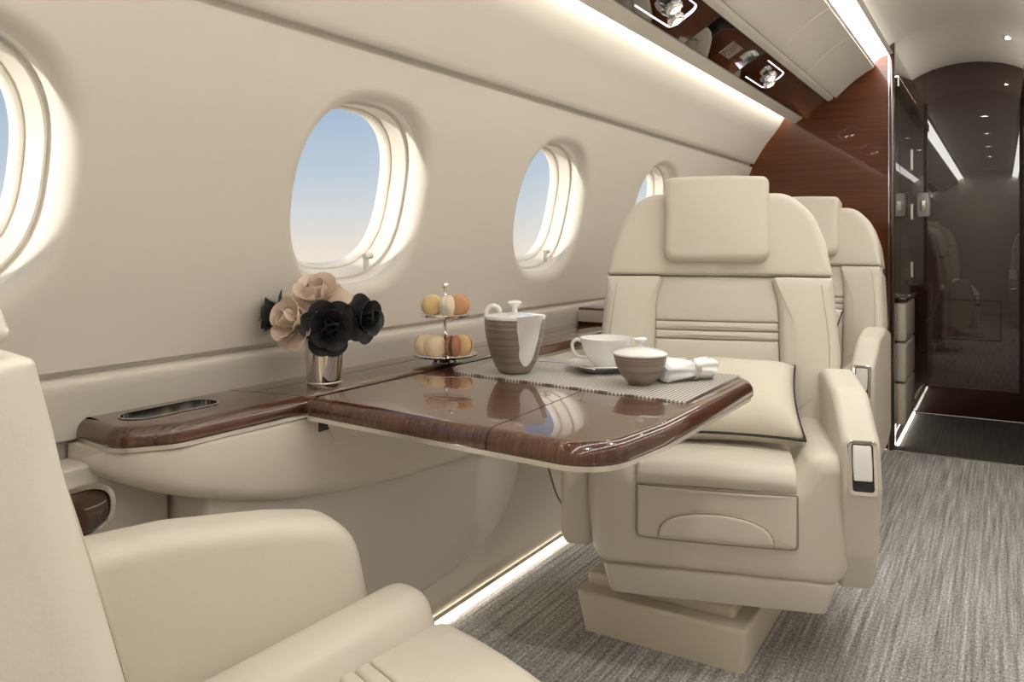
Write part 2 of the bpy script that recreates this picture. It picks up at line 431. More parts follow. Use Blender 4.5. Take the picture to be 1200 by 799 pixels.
for yc in WC[2:]: window(n, yc, True); n += 1

# floor, vestibule floor
o = MB().box(-1.29, .95, Y0, YB-.02, -.04, 0).build('floor', 'carpet'); struct(o, 'grey heathered carpet running the length of the cabin')
o = MB().box(-.47, .13, YB-.02, YD, -.04, -.001).build('floor_vestibule', 'carpet_d'); struct(o, 'dark carpet of the vestibule in front of the polished door')
o = MB().box(-.445, .105, YB-.028, YB-.014, -.02, .004).build('trim_1', 'satin'); struct(o, 'thin metal strip across the carpet edge')

# overhead: trims, black service panels, headliner panels, light strips, ceiling
def prof_strip(pr, y0, y1, name, mat, parent, mir, thick=.006, ang=40):
    """open profile (a, z) given as a shell of small thickness between y0 and y1"""
    P = [Vector(p) for p in pr]; mb = MB(); nrm = []
    for i in range(len(P)):
        t = (P[min(i+1, len(P)-1)]-P[max(i-1, 0)]).normalized(); nrm.append(Vector((t.y, -t.x)))
    up = [(p-q*thick) if q.y < 0 else (p+q*thick) for p, q in zip(P, nrm)]
    ol = P+up[::-1]; V = [(-p.x, y, p.y) for y in (y0, y1) for p in ol]; N = len(ol)
    F = [(i, (i+1) % N, N+(i+1) % N, N+i) for i in range(N)]
    for i in range(N//2-1): F += [(i, N-1-i, N-2-i, i+1), (N+i, N+i+1, 2*N-2-i, 2*N-1-i)]
    mb.add(V, F)
    if mir: mb.mirror(CX)
    return mb.build(name, mat, parent, ang)
CEILP = [(.462, 1.896), (.470, 1.918), (.455, 1.945), (.41, 1.970), (.35, 1.992), (.28, 2.008), (.22, 2.016), (.17, 2.018)]
full = CEILP+[(2*-CX-a, z) for a, z in CEILP[-2::-1]]
ceil = prof_strip(full, Y0, YB, 'ceiling', 'ceil', None, False, .02, 60); struct(ceil, 'cream arched cabin ceiling')
prof_strip([(1.02, 1.60), (1.0, 1.72), (.86, 1.86), (.66, 1.99), (.44, 2.08), (.17, 2.11)]+[(2*-CX-a, z) for a, z in ((.44, 2.08), (.66, 1.99), (.86, 1.86), (1.0, 1.72), (1.02, 1.60))], Y0-.05, YD+.1, 'leak_cover', 'ceil', ceil, False, .02, 60)  # unseen cover, added to keep daylight from leaking in above the walls
def overhead(mir):
    sfx = 'right' if mir else 'left'
    lower = prof_strip([(.906, 1.613), (.907, 1.606), (.898, 1.602), (.863, 1.626), (.863, 1.640)], Y0, YB, 'trim_%d' % (3 if mir else 2), 'ceil', None, mir)
    struct(lower, 'cream valance rail hiding the wall light')
    prof_strip([(.742, 1.712), (.740, 1.700), (.720, 1.709), (.716, 1.722)], Y0, YB, 'upper_rail', 'ceil', lower, mir)
    prof_strip([(.86, 1.70), (.71, 1.76)], Y0, YB, 'backing', 'dark', lower, mir)
    # wall washer: led strip above the valance
    mb = MB(); mb.box(-.898, -.872, Y0, YB-.01, 1.652, 1.660)
    if mir: mb.mirror(CX)
    mb.build('led_strip', 'led', lower)
    # headliner panels
    pr = [(.708, 1.722), (.706, 1.714)]+[(.700-.170*k/10, 1.716+.128*k/10+.012*math.sin(PI*k/10)) for k in range(11)]+[(.528, 1.856), (.532, 1.864)]
    ys = [Y0, -1.4, -.5, .4, 1.4, 2.36, 3.05, 3.52, YB]
    hl = None
    for k in range(len(ys)-1):
        q = prof_strip(pr, ys[k]+.003, ys[k+1]-.003, 'panel', 'ceil', lower, mir)
    # ceiling light strip
    prof_strip([(.536, 1.866), (.500, 1.893), (.456, 1.905)], Y0, YB, 'ceiling_light', 'ceil_led', lower, mir)
    return lower
ov_l = overhead(False); ov_r = overhead(True)

# front bulkhead, polished rosewood, both sides of the passage
def bulkhead(mir):
    ol = [(-.45, 0), (-.45, 1.965), (-.50, 1.95), (-.56, 1.90), (-.72, 1.78), (-.90, 1.70), (-.98, 1.62), (-1.06, 1.53), (-1.13, 1.42), (-1.17, 1.30), (-1.23, 1.1), (-1.27, .9), (-1.285, .7), (-1.285, 0)]
    mb = MB(); mb.slab(rpoly([(x, z, 0) for x, z in ol]), .05, 0.0005, 1, f=lambda p, q, n: (p, YB+.05-n, q))
    if mir: mb.mirror(CX)
    o = mb.build('wall_bulkhead' if not mir else 'wall_bulkhead_right', 'wood_h', None, 30); struct(o, 'polished rosewood bulkhead panel closing the cabin')
    # edge post along the passage
    mb = MB(); mb.box(-.462, -.438, YB-.012, YB+.05, 0, 1.962, .006)
    if mir: mb.mirror(CX)
    mb.build('edge_post', 'wood_d', o)
    mb = MB(); mb.box(-.4645, -.4605, YB-.014, YB-.004, 0, 1.955)
    if mir: mb.mirror(CX)
    mb.build('edge_strip', 'chrome', o)
    return o
bulk = bulkhead(False); bulkhead(True)

# vestibule: side walls, arched ceiling, polished door wall
def vest(mir):
    mb = MB(); mb.box(-.50, -.45, YB+.05, YD, 0, 1.965)
    if mir: mb.mirror(CX)
    o = mb.build('wall_vestibule_left' if not mir else 'wall_vestibule_right', 'wood_d'); struct(o, 'dark rosewood side wall of the vestibule'); return o
vw = vest(False); vest(True)
VP = [(.455, 1.945), (.40, 1.975), (.34, 1.998), (.28, 2.012), (.22, 2.020), (.17, 2.022)]
vp = VP+[(2*-CX-a, z) for a, z in VP[-2::-1]]
o = prof_strip(vp, YB, YD, 'ceiling_vestibule', 'vceil', None, False, .02, 60); struct(o, 'pale grey arched ceiling of the vestibule')
ol = [(a*-1, z) for a, z in [(.455, 0)]+vp+[(-.115, 0)]]
o = MB().slab(rpoly([(x, z, 0) for x, z in ol]), .05, .0005, 1, f=lambda p, q, n: (p, YD+.05-n, q)).build('door_1', 'wood_d', None, 30)
struct(o, 'mirror polished dark rosewood door at the end of the passage'); door = o
for z0, z1 in ((.25, .39), (.79, .88), (1.13, 1.22), (1.42, 1.54)):
    MB().box(-.452, -.444, YD-.006, YD, z0, z1).build('hinge', 'satin', door)
MB().box(-.3865, -.3845, YD-.002, YD+.001, 0, 1.97).build('leaf_edge', 'dark', door)
hx0, hx1, hz0, hz1 = -.310, -.002, .440, .668
for a in ((hx0, hx1, hz0, hz0+.005), (hx0, hx1, hz1-.005, hz1), (hx0, hx0+.005, hz0, hz1), (hx1-.005, hx1, hz0, hz1)):
    MB().box(a[0], a[1], YD-.003, YD+.001, a[2], a[3]).build('hatch_edge', 'dark', door)
lt = thing('door_latch', (-.387, YD, 1.145), 'white rounded latch housing mounted on the polished door', 'latch')
MB().slab(rpoly([(-.033, 0, .012), (.033, 0, .012), (.037, .07, .05), (.033, .14, .012), (-.033, .14, .012), (-.037, .07, .05)]), .035, .012, 4, f=lambda p, q, n: (p, -n, q)).build('housing', 'white_pl', lt)
MB().slab(rpoly([(-.016, .03, .006), (.016, .03, .006), (.016, .095, .006), (-.016, .095, .006)]), .046, .005, 3, n0=.03, f=lambda p, q, n: (p, -n, q)).build('lever', 'satin', lt)
# square downlight in the vestibule ceiling
sl = thing('ceiling_spot', (.035, 4.55, 1.985), 'small square downlight set in the pale vestibule ceiling', 'spotlight')
MB().box(-.03, .03, -.03, .03, .004, .03, .008).build('bezel', 'satin', sl)
MB().box(-.02, .02, -.02, .02, .000, .006, .006).build('lens', 'spot_led', sl)
for k, mx in enumerate((False, True)):
    mb = MB(); mb.box(-.452, -.425, YB+.06, YD-.02, 1.755, 1.800)
    if mx: mb.mirror(CX)
    struct(mb.build('trim_%d' % (4+k), 'wood_d'), 'slim rail carrying the vestibule cove light')
    rail = C.objects['trim_%d' % (4+k)]
    mb = MB(); mb.box(-.449, -.428, YB+.06, YD-.02, 1.801, 1.806)
    if mx: mb.mirror(CX)
    mb.build('cove_strip', 'vest_led', rail)
# round downlights, out of view, added to brighten the aisle floor
for k, yy in enumerate((-.6, .6, 1.8, 3.0)):
    t = thing('added_downlight', (CX+.05, yy, 2.004), 'small round downlight added to the cabin ceiling, reflected in the door', 'spotlight', 'added downlights along the aisle')
    MB().lathe([(.020, .003), (.030, .000), (.034, .004), (.034, .012)], 28).build('bezel', 'satin', t)
    MB().lathe([(0, .003), (.020, .003), (.020, .010), (0, .010)], 24).build('lens', 'spot_led', t)
    ld = bpy.data.lights.new('downlight', 'SPOT'); ld.energy = 21; ld.spot_size = math.radians(95); ld.spot_blend = .9; ld.color = (1, .97, .93); ld.shadow_soft_size = .03  # spot lamp added for more light on the floor
    lo_ = bpy.data.objects.new('downlight', ld); C.objects.link(lo_); lo_.parent = t; lo_.location = (0, 0, -.012)
# padded jump seat folded on the vestibule wall
js = thing('jump_seat', (-.45, 4.30, 0), 'beige padded panel with wood cap folded against vestibule wall', 'jump seat')
for z0, z1 in ((.10, .30), (.31, .50), (.51, .70)):
    MB().box(.0, .05, .03, .50, z0, z1, .018).build('cushion', 'leather_b', js)
MB().box(.0, .055, .02, .51, .705, .725, .008).build('cap', 'wood_d', js)
# floor light strips
def floor_strip(x, y0, y1, label):
    t = thing('floor_light', (x, y0, 0), label, 'light strip')
    MB().box(-.005, .010, 0, y1-y0, .0, .012).build('diffuser', 'floor_led', t)
    MB().box(-.012, .004, 0, y1-y0, .012, .020).build('cover', 'satin', t)
floor_strip(-1.25, -.5, YB-.05, 'bright led strip along the foot of the window wall')
floor_strip(-.44, YB+.10, YD-.05, 'bright led strip along the vestibule floor edge')
floor_strip(-2*.17+1.25, -.5, YB-.05, 'led strip along the foot of the opposite wall')
# aft wall
struct(MB().box(-1.28, .95, Y0-.05, Y0, 0, 2.0).build('wall_back', 'wall'), 'plain cream wall closing the aft end of the cabin')

# ------------------------------------------------------------------ overhead service panels (black gloss, reading lights, air nozzles)
PA = Vector((-.862, 0, 1.631)); PBv = Vector((-.744, 0, 1.703)); PU = (PBv-PA); PW = PU.length; PU.normalize()
PN = Vector((PU.z, 0, -PU.x))         # pointing down into the cabin
if PN.z > 0: PN = -PN
def service_panel(y0, y1, label, lamps, grille=None):
    t = thing('service_panel', (PA.x, y0, PA.z), label, 'overhead panel', 'black panels under the overhead bin')
    g = lambda p, q, n: tuple(PU*p+Vector((0, q, 0))+PN*n)     # p across, q along y, n down
    MB().slab(rpoly([(0.001, .002, .002), (PW-.001, .002, .002), (PW-.001, y1-y0-.002, .002), (.001, y1-y0-.002, .002)]), .004, .001, 2, n0=-.012, f=g).build('panel', 'black', t)
    for yl in lamps:
        q = yl-y0
        # light outline: a U open to the aft
        hw = .050; L0, L1 = -.165, .11
        path = [(PW/2-hw, q+L0)]+[(PW/2-hw, q+L1-.03)]+[(PW/2-hw+.03*(1-math.cos(k/5*PI/2)), q+L1-.03+.03*math.sin(k/5*PI/2)) for k in range(1, 6)]
        path += [(PW/2+hw-.03+.03*math.sin(k/5*PI/2), q+L1-.03+.03*math.cos(k/5*PI/2)) for k in range(0, 6)]+[(PW/2+hw, q+L0)]
        MB().tube([g(a, b, .0045) for a, b in path], .0022, 6).build('light_outline', 'psu_led', t)
        for (dp, dq, tilt) in ((.012, -.035, .2), (-.012, .035, -.1)):
            R = Matrix.Rotation(PI, 4, 'X')
            b = MB(); pr = [(.010, 0), (.016, .003), (.021, .008), (.024, .020), (.022, .028), (.017, .030), (.014, .026), (.0, .025)]
            b.lathe(pr, 20)
            # lobes on the collar
            b.xf(lambda x, y, z: (x*(1+.10*math.cos(10*math.atan2(y, x))), y*(1+.10*math.cos(10*math.atan2(y, x))), z))
            b.xf(lambda x, y, z: g(PW/2+dp+x, q+dq+y, .003+z))
            nz = b.build('air_nozzle', 'bulb', t, 60)
            b = MB().lathe([(.0, .0265), (.010, .0268), (.012, .0295), (0, .031)], 16); b.xf(lambda x, y, z: g(PW/2+dp+x, q+dq+y, .003+z)); b.build('lamp_lens', 'spot_led', nz)
    if grille:
        b = MB()
        for k in range(5):
            yy = grille-y0+k*.026; V = [g(a, yy+d, nn) for nn in (.003, .0055) for a, d in ((PW*.28, 0), (PW*.72, 0), (PW*.72, .006), (PW*.28, .006))]
            b.add(V, [(3, 2, 1, 0), (4, 5, 6, 7)]+[(i, (i+1) % 4, 4+(i+1) % 4, 4+i) for i in range(4)])
        b.build('speaker_slats', 'satin', t)
    return t
service_panel(1.52, 2.44, 'black gloss overhead panel with reading light and dark reflective tail', [2.17])
service_panel(2.44, 2.98, 'black gloss overhead panel with slatted speaker grille', [], 2.70)
service_panel(2.98, YB-.02, 'black gloss overhead panel with twin air nozzles next to bulkhead', [3.26])
service_panel(.20, 1.52, 'long black gloss overhead panel above the near window', [.95])

# ------------------------------------------------------------------ seats
REC = math.radians(12.0)
def bk(y0=.20, z0=.42, rec=REC):
    su, cu = math.sin(rec), math.cos(rec)
    def f(p, q, n): return (p, y0+su*q-cu*n, z0+cu*q+su*(n-.13))
    return f
def make_seat(root_loc, up_off, up_rot, mir, label, group, arm_drop=0.0, rec=REC, by=.20, tilt=0.0, drop=0.0):
    root = thing('cabin_seat', root_loc, label, 'seat', group)
    def emit(mb, name, mat, parent=None, up=True, ang=38, lab=None):
        if name in ('seat_shell', 'cushion_nose', 'cushion_pleat', 'cushion_pad', 'front_panel', 'arched_panel', 'shell_stitching', 'front_panel_seam'): mb.xf(lambda x, y, z: (x, y, z-drop-math.tan(tilt)*(y+.33)*min(1, z/.45)))
        if mir: mb.mirror(0)
        o = mb.build(name, mat, parent or root, ang)
        if up and not parent:
            o.location = (*up_off, 0); o.rotation_euler = (0, 0, up_rot)
        if lab: o['label'] = lab
        return o
    sd = 1 if not mir else 1
    # plinth (fixed to the floor)
    mb = MB(); mb.slab(rpoly([(-.205, -.26, .012), (.205, -.26, .012), (.205, .30, .012), (-.205, .30, .012)]), .105, .012, 4)
    mb.xf(lambda x, y, z: (x+(.022*(max(0, z-.06)/.045)*(-1) if x < 0 else .010*max(0, z-.06)/.045), y-(.012*max(0, z-.06)/.045 if y < 0 else 0), z))
    emit(mb, 'plinth', 'vinyl', up=False)
    mb = MB().slab(rpoly([(-.215, -.22, .012), (.17, -.22, .012), (.17, .28, .012), (-.215, .28, .012)]), .135, .010, 3, n0=.10)
    emit(mb, 'plinth_plate', 'vinyl', up=False)
    emit(MB().lathe([(.15, .13), (.15, .175)], 32), 'swivel', 'dark', up=True)  # dark colour stands in for the shadow between plinth and skirt
    # skirt
    mb = MB().slab(rpoly([(-.262, -.315, .02), (.262, -.315, .02), (.262, .22, .02), (-.262, .22, .02)]), .232, .003, 2, n0=.160, r0=.004)
    mb.xf(lambda x, y, z: (x*(1-.9*(.232-z)), y*(1-.75*(.232-z)), z)); emit(mb, 'skirt', 'leather_b')
    # U-shaped body
    half = [(.286, .222, .05), (.300, .38, .1), (.298, .524, .048), (.212, .524, .046), (.172, .452, .03)]
    ol = rpoly([(x, z, r) for x, z, r in half]+[(-x, z, r) for x, z, r in half[::-1]], 8)
    mb = MB().slab(ol, .50, .042, 7, f=lambda p, q, n: (p, .165-n, q), mid=6)
    mb.xf(lambda x, y, z: (x, y+.018*(x/.28)**2*(1 if y < 0 else 0)+(.018*(.35-z)*4*(1 if y < -.2 else 0) if z < .35 else 0), z)); emit(mb, 'seat_shell', 'leather')
    # cushion: nose, two pleats, rear pad, front panel and arched panel
    def cush(pts): return rpoly(pts, 5)
    nose = [(-.200, .42, .0), (-.330, .430, .006), (-.346, .455, .02), (-.322, .490, .05), (-.200, .492, .004)]
    fx = lambda p, q, n: (n, p, q)
    fx2 = lambda p, q, n: (n, p, q+.010*(1-(n/.176)**2))
    def xs(o): return MB().slab(o, .1778, .007, 4, n0=-.1778, r0=.007, f=fx, mid=8).xf(lambda x, y, z: (x, y+.018*(x/.28)**2*(1 if y < -.22 else 0), z+.006*(1-(x/.176)**2)))
    emit(xs(cush(nose)), 'cushion_nose', 'leather')
    for y0, y1 in ((-.178, -.199), (-.156, -.177)):
        emit(xs(cush([(y1, .40, 0), (y1, .492, .006), (y0, .492, .006), (y0, .40, 0)])), 'cushion_pleat', 'leather')
    emit(xs(cush([(-.155, .40, 0), (-.155, .492, .006), (.10, .478, .02), (.20, .47, .01), (.20, .40, 0)])), 'cushion_pad', 'leather')
    bow = lambda x, y, z: (x, y+.018*(x/.28)**2, z)
    emit(MB().slab(rpoly([(-.178, .3125, .010), (.178, .3125, .010), (.178, .4345, .006), (-.178, .4345, .006)], 4, .02), .340, .008, 3, n0=.24, f=lambda p, q, n: (p, -n, q)).xf(bow), 'front_panel', 'leather')
    arc = [(-.128, .3185)]+[(-.128*math.cos(k/16*PI), .3185+.062*math.sin(k/16*PI)**.75) for k in range(1, 16)]+[(.128, .3185)]
    emit(MB().slab(rpoly([(x, z, 0) for x, z in arc]), .347, .007, 3, n0=.30, f=lambda p, q, n: (p, -n, q)).xf(bow), 'arched_panel', 'leather')
    seam = [(-.128*math.cos(k/24*PI), -.3425, .3170+.064*math.sin(k/24*PI)**.75) for k in range(25)]
    emit(MB().tube(seam, .0013, 5).xf(bow), 'front_panel_seam', 'seam')
    seam = [(x, -.338, z) for x, z in rpoly([(-.179, .3115, .010), (.179, .3115, .010), (.179, .4330, .004), (-.179, .4330, .004)], 4, .02)]
    emit(MB().tube(seam, .0014, 5, True).xf(bow), 'front_panel_seam', 'seam')
    # back: shells
    f = bk(y0=by, rec=rec, z0=.42+(.045 if tilt else 0))
    zq = lambda z: (z-.42)/math.cos(REC)
    def curved(mb_f):     # wrap the back a little towards the sitter at the sides
        return lambda x, y, z: (x, y-.035*min(1, (abs(x)/.30))**2.2, z)
    lo = [(-.27, zq(.40), .03), (.27, zq(.40), .03), (.312, zq(.56), .1), (.334, zq(.68), .15), (.318, zq(.902), .032), (-.318, zq(.902), .032), (-.334, zq(.68), .15), (-.312, zq(.56), .1)]
    emit(MB().slab(rpoly(lo, 5, .03), .085, .03, 4, rings=8, f=f, n0=-.03, r0=.03).xf(curved(0)), 'back_shell', 'leather')
    up = [(-.317, zq(.906), .010), (.317, zq(.906), .010), (.303, zq(1.0), .2), (.272, zq(1.085), .12), (.205, zq(1.150), .09), (-.205, zq(1.150), .09), (-.272, zq(1.085), .12), (-.303, zq(1.0), .2)]
    emit(MB().slab(rpoly(up, 6, .03), .118, .028, 5, rings=10, crown=.004, f=f, n0=-.04, r0=.03, wt=lambda p, q: .28+.72*min(1, max(0, (q-zq(.908))/.07))).xf(curved(0)), 'back_upper', 'leather')
    emit(MB().slab(rpoly([(-.315, zq(.896), .002), (.315, zq(.896), .002), (.315, zq(.912), .002), (-.315, zq(.912), .002)], 2, .03), .060, .001, 2, f=f, n0=-.028, r0=.001).xf(curved(0)), 'back_trim', 'satin')
    # wings
    for s in (1, -1):
        w = [(.150, zq(.903), .012), (.172, zq(.835), .12), (.176, zq(.60), .05), (.176, zq(.46), .03), (.275, zq(.44), .03), (.311, zq(.56), .1), (.331, zq(.68), .15), (.316, zq(.903), .010)]
        w = rpoly([(x*s, q, r) for x, q, r in w], 5, .03)
        emit(MB().slab(w, .125, .026, 5, rings=7, crown=.005, f=f, n0=.06, wt=lambda p, q: .28+.72*min(1, max(0, (zq(.901)-q)/.07))).xf(curved(0)), 'back_wing', 'leather')
        # stitch line near the wing's outer edge
        L = spline([(s*.283, zq(.88)), (s*.299, zq(.72)), (s*.288, zq(.62)), (s*.235, zq(.56)), (s*.20, zq(.535))], 8)
        emit(MB().tube([curved(0)(*f(p.x, p.y, .1262+.002*max(0, .295-abs(p.x))/.06)) for p in L], .0012, 5), 'stitching', 'stitch')
    # centre panels: pad, pleats, lower pad
    for (z0, z1, nm) in ((.775, .902, 'lumbar_pad'), (.749, .773, 'lumbar_pleat'), (.724, .747, 'lumbar_pleat'), (.44, .722, 'lumbar_pad')):
        a0 = .174; a1 = .160 if z1 > .9 else .174
        emit(MB().slab(rpoly([(-a0, zq(z0), .004), (a0, zq(z0), .004), (a0, zq(min(z1, .84)), .0), (a1, zq(z1), .004), (-a1, zq(z1), .004), (-a0, zq(min(z1, .84)), .0)] if z1 > .9 else [(-a0, zq(z0), .004), (a0, zq(z0), .004), (a0, zq(z1), .004), (-a0, zq(z1), .004)], 3, .03), .106, .007, 3, rings=5, crown=.004, f=f, n0=.07), nm, 'leather')
    # headrest
    hr = rpoly([(-.150, zq(.940), .035), (.150, zq(.940), .035), (.146, zq(1.07), .3), (.150, zq(1.185), .022), (0, zq(1.192), 1.5), (-.150, zq(1.185), .022), (-.146, zq(1.07), .3)], 6, .025)
    emit(MB().slab(hr, .168, .022, 5, rings=7, crown=.010, f=f, n0=.075, r0=.012), 'headrest', 'leather')
    # aisle arm rest (+x) with chrome latch
    ao = [(.17, .24, .03), (.17, .64, .03), (.02, .668, .12), (-.17, .648, .12), (-.325, .560, .03), (-.348, .455, .05), (-.30, .30, .06), (-.245, .205, .02), (.05, .20, .03)]
    mb = MB().slab(rpoly(ao, 6, .03), .352, .018, 5, n0=.270, r0=.018, f=lambda p, q, n: (n, p, q-arm_drop), rings=0)
    arm = emit(mb, 'aisle_armrest', 'leather')
    # latch on the slanted front face of the arm
    th = math.atan2(.345-.325, .56-.455)
    def g(p, q, n):   # q along the face upward, n outward (-y)
        d = Vector((0, .023, .105)).normalized(); nn = Vector((0, -.105, .023)).normalized()
        v = Vector((.311+p, -.3475, .458-arm_drop))+d*q+nn*n; return tuple(v)
    fr = rpoly([(-.030, -.008, .009), (.030, -.008, .009), (.030, .108, .009), (-.030, .108, .009)], 5)
    inn = rpoly([(-.022, .0, .006), (.022, .0, .006), (.022, .100, .006), (-.022, .100, .006)], 5)
    b = MB(); N = len(fr)
    V = [g(p, q, -.004) for p, q in fr]+[g(p, q, .005) for p, q in fr]+[g(p*.96, q*.98, .008) for p, q in fr]+[g(p, q, .007) for p, q in inn]+[g(p, q, -.004) for p, q in inn]
    b.add(V, [(k*N+i, k*N+(i+1) % N, (k+1)*N+(i+1) % N, (k+1)*N+i) for k in range(4) for i in range(N)])
    emit(b, 'latch_frame', 'chrome', arm, ang=30, lab='chrome latch frame')
    emit(MB().slab(inn, .0010, .0002, 1, f=g, n0=-.006), 'latch_recess', 'dark', arm)
    emit(MB().slab(rpoly([(-.019, .022, .004), (.019, .022, .004), (.020, .06, .05), (.019, .098, .004), (-.019, .098, .004), (-.020, .06, .05)], 4), .007, .003, 3, f=g, n0=-.002), 'latch_paddle', 'white_pl', arm, lab='white latch paddle')
    mb = MB().tube([(.2915, .0+.004*math.sin(k), .60-.10*k/8-arm_drop) for k in range(9)], .002, 6)
    # window-side arm rest
    wo_ = [(.20, .26, .03), (.20, .620, .05), (.02, .624, .2), (-.12, .610, .2), (-.238, .588, .09), (-.276, .40, .05), (-.27, .24, .05)]
    mb = MB().slab(rpoly(wo_, 7, .03), -.288, .030, 6, n0=-.372, r0=.020, f=lambda p, q, n: (n, p, q)); emit(mb, 'window_armrest', 'leather')
    # stitching on the shell's front edge
    for s in (1, -1):
        pts = spline([(s*.268, -.296, .250), (s*.278, -.290, .36), (s*.276, -.288, .47), (s*.262, -.288, .508)], 8)
        emit(MB().tube([(p.x, p.y, p.z) for p in pts], .0012, 5), 'shell_stitching', 'stitch')
    return root
G = 'cream leather cabin seats'
seat2 = make_seat((-.7125, 2.105, 0), (.058, .003), math.radians(17), False, 'cream leather seat facing the set table, cushion on it', G)
seat3 = make_seat((-.73, 3.36, 0), (.0, 0), 0, False, 'cream leather seat next to the rosewood bulkhead', G)
seat1 = make_seat((-.631, .554, 0), (0, 0), PI-math.radians(22), True, 'cream leather seat turned towards the aisle beside the wood control insert', G, rec=math.radians(13.5), by=.274, tilt=math.radians(12), drop=.022, arm_drop=.13)
seat4 = make_seat((.42, -.75, 0), (0, 0), PI, False, 'cream leather seat across the aisle, seen reflected in the polished door', G)

# pillows
def pillow(loc, rot, label, w=.36, h=.30, t=.12):
    r = thing('throw_pillow', loc, label, 'pillow', 'beige piped pillows on the seats'); r.rotation_euler = rot
    N = 22; V = []; F = []; rim = []
    def shape(u, v, s):
        k = 1-.10*(1-abs(v)**2)*abs(u)**3*1.0
        x = u*w/2*(1-.07*(1-v*v)); z = v*h/2*(1-.07*(1-u*u))
        th = t/2*max(0, (1-u**4)*(1-v**4))**.55*(1+.06*math.sin(5*u+3*v)*(1-u*u))
        return (x, s*th, z+h/2)
    for s in (-1, 1):
        o = len(V)
        for i in range(N+1):
            for j in range(N+1): V.append(shape(-1+2*i/N, -1+2*j/N, s))
        for i in range(N):
            for j in range(N): F.append((o+i*(N+1)+j, o+(i+1)*(N+1)+j, o+(i+1)*(N+1)+j+1, o+i*(N+1)+j+1))
    MB().add(V, F).build('cover', 'pillow', r, 80)
    pts = [shape(-1+2*k/N, -1, 1) for k in range(N)]+[shape(1, -1+2*k/N, 1) for k in range(N)]+[shape(1-2*k/N, 1, 1) for k in range(N)]+[shape(-1, 1-2*k/N, 1) for k in range(N)]
    MB().tube([(x, 0, z) for x, y, z in pts], .0035, 6, True).build('piping', 'piping', r, 80)
    return r
pillow((-.575, 1.93, .525), (math.radians(-64), 0, math.radians(17)), 'beige pillow with black piping behind the set table', .37, .31)
pillow((-.73, 3.20, .525), (math.radians(-50), 0, math.radians(0)), 'beige pillow with black piping on the seat next to the bulkhead', .37, .31)

# ------------------------------------------------------------------ window-side ledge
TZ = .72
lg = thing('side_ledge', (-1.25, .66, 0), 'beige leather side console with glossy rosewood top under the windows', 'console')
def L(mb): return mb.xf(lambda x, y, z: (x+1.25, y-.66, z))
olw = rpoly([(-1.262, .712, .01), (-1.205, .705, .06), (-1.125, .695, .05), (-1.072, .770, .06), (-1.066, .95, .3), (-1.066, 2.75, .01), (-1.262, 2.75, 0)], 8)
top = L(MB().slab(olw, TZ, .020, 5, n0=TZ-.030, r0=.004)).build('wood_top', 'wood', lg)
far = cut(top, (-1.16+1.25, 1.015-.66, 0), (-.20, 1, 0))
top2 = link('wood_top', far, lg)
back2 = cut(top2, (-1.185+1.25, 0, 0), (-1, 0, 0)); link('wood_strip', back2, lg)
# slot in the aft wood section
def stadium(cx, cy, hx, hy, seg=10, sh=0):
    o = [(cx+hx*math.cos(PI*k/seg), cy+hy-hx+hx*math.sin(PI*k/seg)) for k in range(seg+1)]+[(cx+hx*math.cos(PI+PI*k/seg), cy-hy+hx+hx*math.sin(PI+PI*k/seg)) for k in range(seg+1)]
    return [(x+sh*(y-cy), y) for x, y in o]
sx, sy = -1.180+1.25, .832-.66
def hole_cap(ob, hole, z):
    bm = bmesh.new(); bm.from_mesh(ob.data)
    fs = [f for f in bm.faces if all(abs(v.co.z-z) < 1e-4 for v in f.verts)]
    be = [e for e in {e for f in fs for e in f.edges} if sum(f in fs for f in e.link_faces) == 1]
    bmesh.ops.delete(bm, geom=fs, context='FACES_ONLY')
    hv = [bm.verts.new((x, y, z)) for x, y in hole]; he = [bm.edges.new((hv[k], hv[(k+1) % len(hv)])) for k in range(len(hv))]
    bmesh.ops.triangle_fill(bm, use_beauty=True, use_dissolve=False, edges=be+he, normal=(0, 0, 1))
    bm.to_mesh(ob.data); bm.free(); ob.data.set_sharp_from_angle(angle=math.radians(38))
hole_cap(top, stadium(sx, sy, .0335, .0875), TZ)
st = stadium(sx, sy, .0335, .0875); N = len(st)
b = MB(); s2 = offs(st, .003)
b.add([(x, y, z) for z, ol in ((TZ+.0015, st), (TZ+.0018, s2), (TZ-.026, s2), (TZ-.026, st)) for x, y in ol], [(k*N+i, k*N+(i+1) % N, (k+1)*N+(i+1) % N, (k+1)*N+i) for k in range(3) for i in range(N)])
b.build('slot_rim', 'chrome', lg, 30)
MB().slab(offs(st, .002), TZ-.0245, .0005, 1, n0=TZ-.0265).build('slot_floor', 'black', lg)
# thin metal lip under the wood
ol2 = offs(olw, .004); L(MB().slab(ol2, TZ-.0295, .001, 1, n0=TZ-.037)).build('metal_lip', 'satin', lg)
# leather body, boat-shaped from the side
def interp(tab, y):
    for (y0, a0), (y1, a1) in zip(tab, tab[1:]):
        if y <= y1:
            t = max(0, (y-y0)/(y1-y0)); return a0+(a1-a0)*t
    return tab[-1][1]
zb = spline([(.700, .652, 0), (.725, .630, 0), (.80, .597, 0), (.973, .545, 0), (1.217, .505, 0), (1.53, .486, 0), (1.80, .478, 0), (2.75, .50, 0)], 6)
zb = [(p.x, p.y) for p in zb]
xf_ = [(p.x, p.y) for p in spline([(.700, 1.150, 0), (.722, 1.115, 0), (.755, 1.090, 0), (.80, 1.076, 0), (.88, 1.071, 0), (1.2, 1.070, 0), (2.75, 1.070, 0)], 6)]
ysn = [.700, .704, .710, .718, .728, .74, .755, .77, .79, .82, .86, .92, 1.0, 1.1, 1.2, 1.32, 1.45, 1.6, 1.8, 2.1, 2.75]
V = []; F = []
